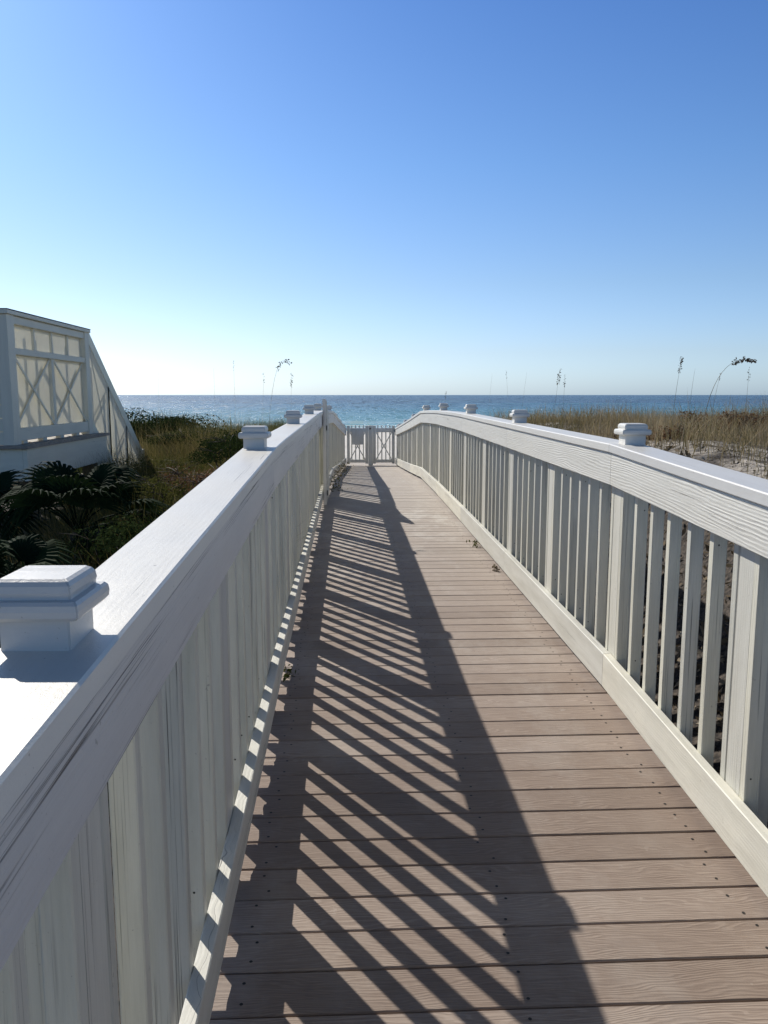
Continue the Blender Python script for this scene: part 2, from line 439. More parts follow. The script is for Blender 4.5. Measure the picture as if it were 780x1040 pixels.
def cap_mesh():
    """stepped post cap: neck, wide ledge with rounded nose, chamfered top block; base at z=0"""
    bm = bmesh.new()
    prof = [(.0505, -.05), (.0505, .046), (.066, .046), (.0705, .051), (.0715, .060), (.0700, .069), (.066, .0735),
            (.0560, .0745), (.0560, .078), (.0575, .084), (.0560, .094), (.052, .100), (.047, .103), (.0, .1035)]
    uv = bm.loops.layers.uv.verify(); rings = []
    for r, z in prof[:-1]:
        rings.append([bm.verts.new((sx*r, sy*r, z)) for sx, sy in ((-1, -1), (1, -1), (1, 1), (-1, 1))])
    for a, b in zip(rings, rings[1:]):
        for k in range(4): bm.faces.new((a[k], a[(k+1) % 4], b[(k+1) % 4], b[k]))
    bm.faces.new(rings[-1]); bm.faces.new(rings[0][::-1])
    bmesh.ops.bevel(bm, geom=[e for e in bm.edges if abs(e.verts[0].co.z-e.verts[1].co.z) > .001], offset=.0022, segments=2, affect='EDGES')
    for f in bm.faces:
        for lp in f.loops: lp[uv].uv = (lp.vert.co.x+lp.vert.co.z*.2+3, lp.vert.co.y+lp.vert.co.z+7)
    me = bpy.data.meshes.new('post_cap'); bm.normal_update(); bm.to_mesh(me); bm.free(); me.materials.append(M['cap'])
    return me
CAPME = cap_mesh()

def railing(side, label):
    root = empty('railing', (xoff(side, 0), 0, deck(0)))
    tag(root, label, 'railing', 'railings along both sides of the boardwalk')
    fm = M['rail'] if side < 0 else M['fascia_right']
    P0 = P0S[side]
    ycaps = [P0 + 2*BAY*k for k in range(-1, 9)]          # ... 20.7
    yend = Y_END
    # long boards, joints at the capped posts
    ends = ycaps[:-1] + [yend] if yend - ycaps[-1] < 1 else ycaps + [yend]
    if side < 0: ends = [e for e in ends if abs(e-P0) > .1]     # one long board past the nearest post
    for a, b in zip(ends, ends[1:]):
        long_board('rail_cap', side, a+.0015, b-.0015, -.012, .133, lambda y: railh(y)-.040, lambda y: railh(y), M['cap'], root, c=.004)
        long_board('top_board', side, a+.002, b-.002, 0, .038, lambda y: railh(y)-.19, lambda y: railh(y)-.042, fm, root)
        long_board('kickboard', side, a+.002, b-.002, 0, .038, lambda y: .081 if side < 0 else .045, lambda y: .205, M['kick'], root, ragged=.018 if side < 0 else .006)
    # posts every bay, capped ones every second bay
    k = -2; posts = []
    while P0 + BAY*k < yend:
        posts.append((P0+BAY*k, k % 2 == 0)); k += 1
    posts.append((yend-.05, True))
    for (yp, capped) in posts:
        bm = bmesh.new()
        top = deck(yp) + railh(yp) - .044
        g = float(ground_z(X(side, yp, .08), yp)) - .15
        w = .049
        a, b = X(side, yp, .0385), X(side, yp, .140)
        box(bm, min(a, b), max(a, b), yp-w, yp+w, g, top, 'z', .004)
        p = link('post', bm, M['post'], root)
        if capped:
            c = bpy.data.objects.new('post_cap', CAPME); col.objects.link(c)
            c.location = (X(side, yp, .078 if side < 0 else .094), yp, deck(yp)+railh(yp)+.0)
            c.rotation_euler.z = random.uniform(-.03, .03); c.scale = ((.89 if side < 0 else .92), (.89 if side < 0 else .92), random.uniform(.88, .94))
            place(c, p)
    # balusters: seven per bay, the outer two against the posts
    ys_ = []
    for (yp, _), (yn, _) in zip(posts, posts[1:]):
        a, b = yp+.073, yn-.064
        n = 6 if yn-yp > 1 else max(1, int((b-a)/.181))
        ys_ += [a+(b-a)*i/n + (random.uniform(-.007, .007) if 0 < i < n else 0) for i in range(n+1)]
    ys_.sort(key=lambda v: abs(v-2.2))
    def baluster(bm, yb):
        j = random.uniform(-.004, .004); t = random.uniform(-.004, .004)
        a, b = X(side, yb, .0385), X(side, yb, .0855+random.uniform(-.002, .002))
        x0, x1 = min(a, b), max(a, b)
        zb, zt = deck(yb)+.075+random.uniform(-.008, .004), deck(yb)+railh(yb)-.043
        st = [[(x0, yb-.018+q, z), (x1, yb-.018+q, z), (x1, yb+.018+q, z), (x0, yb+.018+q, z)] for z, q in ((zb, j), (zt, t))]
        sweep(bm, st, .003)
        for zz in (zb+.17+random.uniform(-.01, .05), zt-.20+random.uniform(-.04, .01)):       # nail heads on the near face
            if random.random() < .45:
                xc = (x0+x1)/2+random.uniform(-.012, .012); yf = yb-.0183+(j if zz < zb+.5 else t)-.0006
                bm.faces.new([bm.verts.new((xc+.0032*math.cos(q*math.pi/3), yf, zz+.0032*math.sin(q*math.pi/3))) for q in range(6)]).material_index = 1
    for yb in ys_[:100]:
        bm = bmesh.new(); baluster(bm, yb); link('baluster', bm, [M['picket'], M['screw']], root)
    if ys_[100:]:
        bm = bmesh.new()
        for yb in ys_[100:]: baluster(bm, yb)
        o = link('far_balusters', bm, [M['picket'], M['screw']], root); o['kind'] = 'stuff'
    return root
railing(-1, 'shaded white wooden railing on the left of the boardwalk, its near top board cracked')
railing(1, 'sunlit white wooden railing on the right of the boardwalk, its top board showing raised grain')

# ------------------------------------------------------------------ gates at the end
def hinge(bm, x, y, z, s=.03):
    box(bm, x-.02, x+.02, y-.012, y+.012, z-s, z+s, 'z', .003)
def gate_leaf(x0, x1, y, zb, zt, label, full_x=True):
    root = empty('gate_leaf', ((x0+x1)/2, y, zb))
    tag(root, label, 'gate', 'leaves of the white beach gate')
    bm = bmesh.new()
    for a, b in ((x0, x0+.075), (x1-.075, x1)): box(bm, a, b, y-.02, y+.02, zb, zt)
    box(bm, x0+.077, x1-.077, y-.018, y+.018, zb+.03, zb+.11, 'x')
    box(bm, x0+.077, x1-.077, y-.018, y+.018, zt-.17, zt-.06, 'x')
    link('frame', bm, M['gate'], root)
    n = 4
    for i in range(n):
        xc = x0+.075 + (x1-x0-.15)*(i+.5)/n
        bm = bmesh.new(); box(bm, xc-.016, xc+.016, y+.022, y+.04, zb+.02, zt+.01); link('picket', bm, M['gate'], root)
    zl, zh = zb+.11, zt-.17
    for s in (0, 1):
        bm = bmesh.new()
        a = (x0+.08 if s == 0 else x1-.08, y-.03-.02*s, zl); b = (x1-.08 if s == 0 else x0+.08, y-.03-.02*s, zh)
        bar(bm, a, b, .026, .014, (0, 1, 0)); link('brace', bm, M['gate'], root)
    return root
zg = deck(Y_END)
GX0, GX1 = -.04, 1.225; gm = .575
gate_leaf(GX0, gm-.055, Y_END, zg+.05, zg+1.05, 'left leaf of the beach gate, with a small grey plaque above its crossed braces')
gate_leaf(gm+.075, GX1, Y_END, zg+.05, zg+1.05, 'right leaf of the beach gate, sea and sand showing between its crossed braces')
bm = bmesh.new()
xs0, xs1 = GX0+.13, gm-.17
box(bm, xs0, xs1, Y_END-.075, Y_END-.062, zg+.56, zg+.94)
pl = link('notice_board', bm, M['gate']); tag(pl, 'small blank grey board hung on the left leaf of the beach gate', 'sign')
bm = bmesh.new(); box(bm, gm-.05, gm+.07, Y_END-.05, Y_END+.07, zg-.1, zg+1.06)
gp = link('gate_post', bm, M['gate']); tag(gp, 'grey white square post between the two leaves of the beach gate', 'post')
bm = bmesh.new(); hinge(bm, gm+.0, Y_END-.06, zg+.98, .02); link('latch', bm, M['hinge'], gp)
# hinges on the right end
bm = bmesh.new(); hinge(bm, 1.24, Y_END-.09, zg+.93, .045)
h = link('hinge', bm, M['hinge']); h.parent = None
rr = [o for o in col.objects if o.name == 'railing.001'][0]; place(h, rr)
# second, open leaf folded flat against the left railing
yl0, yl1 = 10.0, 11.15
zl = deck(10.4)
root = empty('open_gate', (-.29, yl0, zl))
tag(root, 'slim white gate folded open against the left railing, its stile taller than the rail', 'gate')
bm = bmesh.new(); box(bm, -.318, -.278, yl0, yl0+.06, zl+.02, zl+1.335); st_ = link('stile', bm, M['rail'], root)
for hz in (zl+.17, zl+.98):
    bm = bmesh.new(); box(bm, -.273, -.262, yl0-.01, yl0+.04, hz-.03, hz+.03); link('hinge', bm, M['hinge'], st_)
bm = bmesh.new(); box(bm, -.318, -.278, yl1, yl1+.07, zl+.02, zl+1.18); link('stile', bm, M['rail'], root)
for a, b in ((.05, .16), (1.02, 1.13), (.55, .62)):
    bm = bmesh.new(); box(bm, -.316, -.286, yl0+.062, yl1-.002, zl+a, zl+b, 'y'); link('crossbar', bm, M['rail'], root)
bm = bmesh.new()
sweep(bm, [[(-.284, yy, zl+.04), (-.270, yy, zl+.04), (-.270, yy, zl+t), (-.284, yy, zl+t)] for yy, t in ((yl0+.063, 1.32), (yl0+.3, 1.27), (yl0+.55, 1.20), (yl1-.002, 1.15))], .002)
link('panel', bm, M['picket'], root)

# ------------------------------------------------------------------ the porch with stair on the left
def porch():
    XF = -3.15; XB = -4.35                   # walk-side and far-side planes
    yA, yB, yC = 7.62, 9.95, 12.3            # near corner, head of stair, foot of stair
    E = EYE
    zt, zfl = E+.775, E-.465
    root = empty('porch', (XF, yA, float(ground_z(XF, yA))))
    tag(root, 'raised cream porch with crossed lattice panels and a stair falling towards the beach', 'porch')
    def lattice(bm, x, y0, y1, z0a, z1a, z0b, z1b, n):
        for i in range(n):
            t0, t1 = i/n, (i+1)/n
            P = lambda t, top: Vector((x, y0+(y1-y0)*t, (z0a+(z0b-z0a)*t) if not top else (z1a+(z1b-z1a)*t)))
            bar(bm, P(t0, 0), P(t1, 1), .026, .012, (1, 0, 0)); 
            a, b = P(t0, 1), P(t1, 0); a.x += .013; b.x += .013
            bar(bm, a, b, .026, .012, (1, 0, 0))
    for x, front in ((XF, True), (XB, False)):
        bm = bmesh.new()
        box(bm, x-.05, x+.05, yA, yA+.16, zfl, zt-.045)
        box(bm, x-.05, x+.05, yB-.14, yB, zfl, zt-.045)
        box(bm, x-.04, x+.04, yA+.162, yB-.142, zt-.12, zt-.047, 'y')
        box(bm, x-.04, x+.04, yA+.162, yB-.142, zt-.40, zt-.34, 'y')
        box(bm, x-.04, x+.04, yA+.162, yB-.142, zfl+.03, zfl+.15, 'y')
        box(bm, x-.025, x+.025, (yA+yB)/2-.03, (yA+yB)/2+.03, zfl+.152, zt-.402)
        for q in (.28, .52, .76):
            yy = yA+.16+(yB-yA-.3)*q; box(bm, x-.015, x+.015, yy-.012, yy+.012, zt-.338, zt-.122)
        for q in (.05, .3, .55, .8):
            yy = yA+.16+(yB-yA-.3)*q; box(bm, x-.03, x+.03, yy, yy+.1, zfl+.001, zfl+.028)
        link('frame', bm, M['porch'], root)
        bm = bmesh.new()
        ym = (yA+yB)/2
        lattice(bm, x+.005, yA+.165, ym-.032, zfl+.152, zt-.402, zfl+.152, zt-.402, 1)
        lattice(bm, x+.005, ym+.032, yB-.145, zfl+.152, zt-.402, zfl+.152, zt-.402, 1)
        link('lattice', bm, M['porch'], root)
        # sloping stair side
        bm = bmesh.new(); dz = -1.62
        def rail(za, zb, w, t):
            bar(bm, (x, yB+.002, za), (x, yC, zb), w, t, (1, 0, 0))
        rail(zt-.06, zt-.06+dz, .13, .07)
        rail(zfl+.12, zfl+.12+dz*.98, .10, .07)
        rail(zfl-.14, zfl-.14+dz*.98, .26, .05)
        box(bm, x-.045, x+.045, yC, yC+.09, E-2.3, zt+dz+.03)
        for q in (.33, .66):
            yy = yB+(yC-yB)*q; box(bm, x-.03, x+.03, yy-.03, yy+.03, zfl+.12+dz*q+.05, zt-.14+dz*q)
        link('stair_rail', bm, M['porch'], root)
        bm = bmesh.new()
        for i in range(3):
            q0, q1 = i/3, (i+1)/3
            lattice(bm, x+.005, yB+(yC-yB)*q0+.03, yB+(yC-yB)*q1-.03, zfl+.17+dz*q0, zt-.13+dz*q0, zfl+.17+dz*q1, zt-.13+dz*q1, 1)
        link('stair_lattice', bm, M['porch'], root)
        if front:
            bm = bmesh.new()
            xx = x-.012
            def quad(a, b, c, d):
                n1 = [bm.verts.new(p) for p in (a, b, c, d)]; n2 = [bm.verts.new((p[0]-.004, p[1], p[2])) for p in (a, b, c, d)]
                bm.faces.new(n1)
                bm.faces.new(n2[::-1])
                for i in range(4): bm.faces.new((n1[i], n2[i], n2[(i+1) % 4], n1[(i+1) % 4]))
            b2 = bmesh.new()
            for a_, b_ in ((yA+.165, (yA+yB)/2-.03), ((yA+yB)/2+.03, yB-.145)):
                bar(b2, (x-.11, a_-.05, zfl+.12), (x-.11, b_-.05, zt-.38), .05, .015, (1, 0, 0)); bar(b2, (x-.13, a_-.05, zt-.38), (x-.13, b_-.05, zfl+.12), .05, .015, (1, 0, 0))
            for q in (.08, .3, .42, .62, .8):
                box(b2, x-.16, x-.14, yA+(yB-yA)*q, yA+(yB-yA)*q+.05, zfl+.1, zt-.06)
            for q in (.1, .3, .5, .7, .9):
                yy = yB+(yC-yB)*q; box(b2, x-.12, x-.10, yy, yy+.07, zfl-.1+dz*q, zt-.12+dz*q)
            for i in range(3):
                q0, q1 = i/3, (i+1)/3
                bar(b2, (x-.09, yB+(yC-yB)*q0, zfl+.1+dz*q0), (x-.09, yB+(yC-yB)*q1, zt-.15+dz*q1), .05, .015, (1, 0, 0))
            link('inner_lattice', b2, M['porch'], root)
            quad((xx, yA+.1, zfl+.11), (xx, yB-.02, zfl+.11), (xx, yB-.02, zt-.06), (xx, yA+.1, zt-.06))
            quad((x+.03, yB+.004, zfl-.2), (x+.03, yC, zfl-.2+dz), (x+.03, yC, zt-.1+dz), (x+.03, yB+.004, zt-.1))
            link('screen_cloth', bm, M['cloth'], root)
    # treads
    bm = bmesh.new()
    for i in range(9):
        yy = yB + .25*i; zz = zfl-.02-.18*(i+1)
        box(bm, XB+.06, XF-.07, yy, yy+.27, zz-.04, zz, 'x')
    link('stair_treads', bm, M['joist'], root)
    # end wall facing the viewer, roofing cap, floor and ledge
    bm = bmesh.new()
    for i in range(10):
        z0 = zfl + .0 + i*.1245
        box(bm, XB-1.2, XF-.052, yA+.02, yA+.045+.004*(i % 2), z0, z0+.122, 'x')
    link('end_wall', bm, M['porch'], root)
    bm = bmesh.new()
    box(bm, XF-.09, XF+.07, yA-.03, yB+.02, zt-.043, zt-.006, 'y'); box(bm, XB-1.25, XF-.092, yA-.03, yA+.12, zt-.043, zt-.006, 'x')
    rc = link('top_rail', bm, M['porch'], root)
    bm = bmesh.new()
    box(bm, XF-.095, XF+.075, yA-.035, yB+.025, zt-.004, zt+.002, 'y', .001); box(bm, XB-1.25, XF-.097, yA-.035, yA+.12, zt-.004, zt+.002, 'x', .001)
    link('flashing', bm, M['dark_roofing'], rc)
    bm = bmesh.new(); box(bm, XB-1.3, XF+.17, yA-.02, yB+.25, zfl-.035, zfl-.002, 'x'); link('floor', bm, M['ledge'], root)
    bm = bmesh.new()
    box(bm, XF+.10, XF+.14, yA+.04, yB+.2, zfl-.34, zfl-.037, 'y'); box(bm, XB-1.25, XF+.098, yA+.04, yA+.08, zfl-.34, zfl-.037, 'x')
    link('fascia', bm, M['porch'], root)
    bm = bmesh.new()
    for x in (XF, XB, XB-1.1):
        for yy in (yA+.3, yB-.1):
            box(bm, x-.07, x+.07, yy, yy+.14, E-2.6, zfl-.04)
    link('support_post', bm, M['joist'], root)
porch()

# ------------------------------------------------------------------ plants (numpy builders)
class Leaves:
    def __init__(s): s.v = []; s.t = []; s.n = 0
    def quads(s, P, tint):            # P (n,4,3)
        s.v.append(P.reshape(-1, 3)); s.t.append(np.repeat(tint, 4))
    def build(s, name, mat, parent=None):
        v = np.concatenate(s.v); t = np.concatenate(s.t); f = np.arange(len(v)).reshape(-1, 4)
        if parent is not None:
            v = v - np.array(parent.location)
        o = mesh_np(name, v, f, mat, t)
        if parent is not None: o.parent = parent
        return o
def unit(v): return v/np.maximum(np.linalg.norm(v, axis=-1, keepdims=True), 1e-6)
def blades(base, h, lean, width, seed=0, tint=None, bendk=.5):
    """3-segment grass blades -> (n,3,4,3) quads"""
    n = len(base); az = rng.uniform(0, 2*np.pi, n)
    d = np.stack([np.cos(az), np.sin(az), np.zeros(n)], -1)
    fz = rng.uniform(0, 2*np.pi, n); wdir = np.stack([np.cos(fz), np.sin(fz), np.zeros(n)], -1)
    pts = []
    for t, wd in ((0, 1), (.4, .8), (.75, .5), (1, .08)):
        p = base + d*(lean*t**2)[:, None]*h[:, None] + np.array([0, 0, 1.])*(h*(t - .35*lean*t**2))[:, None]
        pts.append((p - wdir*(width*wd/2)[:, None], p + wdir*(width*wd/2)[:, None]))
    qs = [np.stack([pts[i][0], pts[i][1], pts[i+1][1], pts[i+1][0]], 1) for i in range(3)]
    return qs
def scatter(n, x0, x1, y0, y1, dens):
    x = rng.uniform(x0, x1, n); y = rng.uniform(y0, y1, n)
    keep = rng.uniform(0, 1, n) < dens(x, y)
    return x[keep], y[keep]
def vnoise(x, y, s, k=0):
    return .5 + .25*(np.sin(x*s+1.7*k+np.sin(y*s*.7+k)*1.6) + np.sin(y*s*1.13+2.3*k+np.sin(x*s*.83+k)*1.4))
def grass(name, label, n, x0, x1, y0, y1, dens, hr, mat, tintf, w=(.002, .0055)):
    L = Leaves(); x, y = scatter(n, x0, x1, y0, y1, dens)
    z = ground_z(x, y) - .02
    h = rng.uniform(hr[0], hr[1], len(x))*(.65+.7*vnoise(x, y, 1.9, 3))
    t = np.clip(tintf(x, y) + rng.normal(0, .16, len(x)), 0, 1)
    wd = rng.uniform(w[0], w[1], len(x))*(1+np.clip(y/22, 0, 1.4))
    for q in blades(np.stack([x, y, z], -1), h, rng.uniform(.05, .75, len(x)), wd):
        L.quads(q, t)
    o = L.build(name, mat); tag(o, label, 'grass', kind='stuff'); return o
# right dune
def clump(x, y): return (vnoise(x, y, 4.3, 1) > .42)*(vnoise(x, y, .9, 5) > .22)
sand_hole = lambda x, y: 1 - np.exp(-(((x-3.15)/1.1)**2 + ((y-5.6)/1.7)**2))*.80
grass('dune_grass', 'golden brown dune grass covering the dune on the right', 260000, 2.3, 16, 4.5, 26,
      lambda x, y: np.where(clump(x, y), .9, .25)*sand_hole(x, y)*smooth(2.2, 2.9, x), (.14, .42), M['grass'],
      lambda x, y: .25+.5*vnoise(x, y, 1.1, 2))
grass('dune_grass', 'sparse dry grass on the far crown of the right dune', 26000, 10, 60, 10, 28,
      lambda x, y: np.where(clump(x, y), .9, .3), (.2, .45), M['grass'], lambda x, y: .3+.4*vnoise(x, y, .7, 2), (.008, .02))
# left dune
grass('dune_grass', 'mixed green and brown grass on the left of the boardwalk', 230000, -9, -.62, 3.0, 26,
      lambda x, y: np.where(clump(x, y), .9, .35)*smooth(-.6, -.9, x)*np.where((x < -3) & (y < 12.5), 0, 1)*smooth(2.2, 4.5, y), (.25, .66), M['grass_green'],
      lambda x, y: .1+.75*vnoise(x, y, 1.3, 2)*smooth(3, 8, y))
grass('dune_grass', 'tall wispy olive grass between the porch stair and the left railing', 42000, -3.4, -.75, 4.6, 13,
      lambda x, y: np.where(vnoise(x, y, 2.7, 6) > .4, .9, .2)*np.where((x < -3) & (y < 12.5), 0, 1), (.5, .95), M['grass_green'],
      lambda x, y: .35+.5*vnoise(x, y, 1.7, 4), (.002, .005))
grass('dune_grass', 'pale tufts of grass on the far dune left of the beach gate', 26000, -30, -1.2, 17, 28,
      lambda x, y: np.where(clump(x, y), .8, .2), (.2, .4), M['grass'], lambda x, y: .3+.3*vnoise(x, y, 1.3, 2), (.006, .014))

# dry leaves and twigs: right bank and the hollow under the railings
def litter(name, label, n, x0, x1, y0, y1, dens, size):
    L = Leaves(); x, y = scatter(n, x0, x1, y0, y1, dens); n = len(x)
    c = np.stack([x, y, ground_z(x, y)+rng.uniform(.003, .035, n)], -1)
    a = unit(rng.normal(0, 1, (n, 3))*np.array([1, 1, .55])); b = unit(np.cross(a, rng.normal(0, 1, (n, 3))))
    l = rng.uniform(size[0], size[1], n)[:, None]; w = l*rng.uniform(.12, .5, (n, 1))
    up = np.array([0, 0, 1.])*l*.25
    L.quads(np.stack([c-a*l, c-b*w+up*.3, c+a*l+up, c+b*w+up*.3], 1), np.clip(rng.beta(1.3, 2.2, n), 0, 1))
    o = L.build(name, M['litter']); tag(o, label, 'leaf litter', kind='stuff'); return o
litter('leaf_litter', 'dry curled leaves and twigs on the sandy bank right of the railing', 34000, 1.4, 8, 0, 14,
       lambda x, y: np.where(x > 2.3, .9, .35)*(.3+.7*(vnoise(x, y, 3.1, 4) > .4)), (.006, .022))
litter('leaf_litter', 'dead stems and leaves in the shade under the right railing', 9000, 1.36, 2.6, .4, 9,
       lambda x, y: .6+0*x, (.01, .05))
litter('leaf_litter', 'dark dead leaves under the plants left of the railing', 6000, -4, -.5, .5, 12,
       lambda x, y: .7+0*x, (.012, .035))

def shrub(name, label, c, rad, n, leaf, mat, group=None, stems=7, lobes=9, twiggy=0):
    c = Vector(c); gz = float(ground_z(c.x, c.y)); root = empty(name, (c.x, c.y, gz))
    tag(root, label, 'shrub', group)
    L = Leaves(); bm = bmesh.new(); lob = []
    for i in range(lobes):
        a = random.uniform(0, 2*math.pi); r = random.uniform(.15, .85)
        p = np.array([c.x+rad[0]*r*math.cos(a), c.y+rad[1]*r*math.sin(a), c.z + rad[2]*random.uniform(-.45, .55)*(1.1-r*.6)])
        lob.append((p, random.uniform(.28, .5)))
    for p, s in lob:
        m = n//lobes
        d = unit(rng.normal(0, 1, (m, 3))); rr_ = rng.uniform(.25, 1.12, m)**.6
        q = p + d*rr_[:, None]*np.array(rad)*s
        nrm = unit(d + rng.normal(0, .7, (m, 3))+np.array([0, 0, .4])); a = unit(np.cross(nrm, rng.normal(0, 1, (m, 3)))); b = np.cross(nrm, a)
        l = (rng.uniform(.6, 1.3, m)*leaf)[:, None]; w = l*.42
        L.quads(np.stack([q-a*l, q-b*w, q+a*l, q+b*w], 1), np.clip(rng.uniform(0, 1, m)*.8+.2*random.random(), 0, 1))
    for i in range(stems):
        p, s = lob[i % lobes]
        b0 = Vector((c.x+random.uniform(-.12, .12)*rad[0], c.y+random.uniform(-.12, .12)*rad[1], gz-.05))
        e = Vector(p); mid = (b0+e)/2 + Vector((random.uniform(-.1, .1)*rad[0], random.uniform(-.1, .1)*rad[1], 0))
        tube(bm, [b0, mid, e], [.018, .012, .005], 5)
        for j in range(twiggy):
            dd = Vector((random.uniform(-1, 1)*rad[0], random.uniform(-1, 1)*rad[1], random.uniform(.2, 1)*rad[2]))*.5
            tube(bm, [e, e+dd*.5+Vector((0, 0, .02)), e+dd], [.005, .003, .0015], 4)
    L.build('leaves', mat, root)
    link('stems', bm, M['bark'], root)
    return root
G = 'shrubs along the left of the boardwalk'
shrub('shrub', 'dark rounded shrub beside the foot of the porch stair, against the sea', at(155, 434, 14), (1.1, .8, .40), 9000, .024, M['shrub_dark'], G, twiggy=2)
shrub('shrub', 'olive shrub in front of the dark rounded one, near the porch stair foot', at(170, 482, 10), (.65, .8, .30), 4200, .016, M['shrub_olive'], G, twiggy=5)
shrub('shrub', 'dark low shrub midway between the stair foot and the second left post cap', at(205, 448, 12.5), (.8, 1.0, .20), 4200, .018, M['shrub_dark'], G, twiggy=5)
shrub('shrub', 'bushy dark shrub whose top shows just left of the second left post cap', at(238, 456, 9.6), (.45, 1.1, .26), 4400, .017, M['shrub_dark'], G, twiggy=4)
shrub('shrub', 'low dark shrub hugging the left railing behind the palmetto', at(140, 556, 5.2), (.45, .8, .28), 4200, .016, M['shrub_dark'], G, twiggy=4)
shrub('shrub', 'rusty brown low shrub in the middle of the plants left of the railing', at(200, 492, 8.0), (.5, .8, .22), 2600, .013, M['shrub_rust'], G, twiggy=8)
shrub('shrub', 'yellow green weedy bush close to the left railing, right of the palmetto', at(152, 505, 7.2), (.4, .5, .28), 3800, .013, M['shrub_olive'], G, twiggy=5)
G2 = 'shrubs in the grass of the right dune'
shrub('shrub', 'rusty red shrub in the grass above the pale litter on the right dune', at(738, 430, 9.0), (.5, .5, .22), 1800, .02, M['shrub_rust'], G2, twiggy=4)
shrub('shrub', 'low brown shrub at the far right edge of the dune grass', at(776, 432, 9.5), (.45, .6, .18), 1600, .014, M['shrub_rust'], G2, twiggy=4)
shrub('shrub', 'small brown twiggy bush just behind the nearest right post cap', at(668, 446, 7.5), (.5, .5, .18), 1500, .018, M['shrub_rust'], G2, twiggy=4)

# palmettos ---------------------------------------------------------
def frond(root, base, tip_dir, petiole, R_, spread, droop, nleaf=18):
    base = Vector(base); d = Vector(tip_dir).normalized()
    hub = base + d*petiole
    bm = bmesh.new()
    tube(bm, [base, base+d*petiole*.5+Vector((0, 0, .03)), hub], [.010, .007, .005], 5)
    tint = bm.verts.layers.float.new('tint')
    side = d.cross(Vector((0, 0, 1)))
    side = side.normalized() if side.length > .05 else Vector((1, 0, 0))
    up = side.cross(d).normalized(); tt = random.random()
    tw = random.uniform(-.5, .5); side, up = side*math.cos(tw)+up*math.sin(tw), up*math.cos(tw)-side*math.sin(tw)
    for i in range(nleaf):
        a = (i/(nleaf-1)-.5)*spread; L_ = R_*(1-.22*abs(2*a/spread)**2)*random.uniform(.9, 1.06)
        dd = (d*math.cos(a)+side*math.sin(a)).normalized()
        wv = (side*math.cos(a)-d*math.sin(a)).normalized()
        prev = None; w0 = .024*R_/.5
        for k in range(6):
            t = k/5
            p = hub + dd*L_*t + up*(.05*math.sin(t*2)) + Vector((0, 0, -droop*L_*t**2.4))
            w = w0*(.35+1.0*t if t < .5 else .85*(1-t)*2+.03)
            ridge = up*w*.55
            vs = [bm.verts.new(p-wv*w), bm.verts.new(p+ridge), bm.verts.new(p+wv*w)]
            for v in vs: v[tint] = min(1, max(0, tt*.6+random.uniform(0, .4)))
            if prev:
                bm.faces.new((prev[0], prev[1], vs[1], vs[0])); bm.faces.new((prev[1], prev[2], vs[2], vs[1]))
            prev = vs
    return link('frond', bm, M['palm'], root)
def palmetto(label, c, n, size, seed):
    random.seed(seed)
    c = Vector(c); gz = float(ground_z(c.x, c.y)); root = empty('palmetto', (c.x, c.y, gz))
    tag(root, label, 'palm', 'palmettos between the porch and the left railing')
    bm = bmesh.new(); tube(bm, [(c.x, c.y, gz-.1), (c.x+.02, c.y, gz+.1), c], [.09, .08, .06], 8); link('trunk', bm, M['bark'], root)
    for i in range(n):
        az = 2*math.pi*i/n*1.618*2 + random.uniform(-.3, .3); el = random.uniform(.15, 1.25)
        d = (math.cos(az)*math.cos(el), math.sin(az)*math.cos(el), math.sin(el))
        frond(root, c, d, size*random.uniform(.45, .9), size*random.uniform(.75, 1.0), random.uniform(2.0, 3.0), random.uniform(.35, .95))
    return root
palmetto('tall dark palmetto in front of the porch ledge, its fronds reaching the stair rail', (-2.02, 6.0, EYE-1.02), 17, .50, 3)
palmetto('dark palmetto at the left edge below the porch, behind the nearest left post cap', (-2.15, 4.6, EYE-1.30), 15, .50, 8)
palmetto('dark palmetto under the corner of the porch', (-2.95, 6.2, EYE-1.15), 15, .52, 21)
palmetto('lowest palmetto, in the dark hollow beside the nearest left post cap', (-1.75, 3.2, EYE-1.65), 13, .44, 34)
random.seed(99)

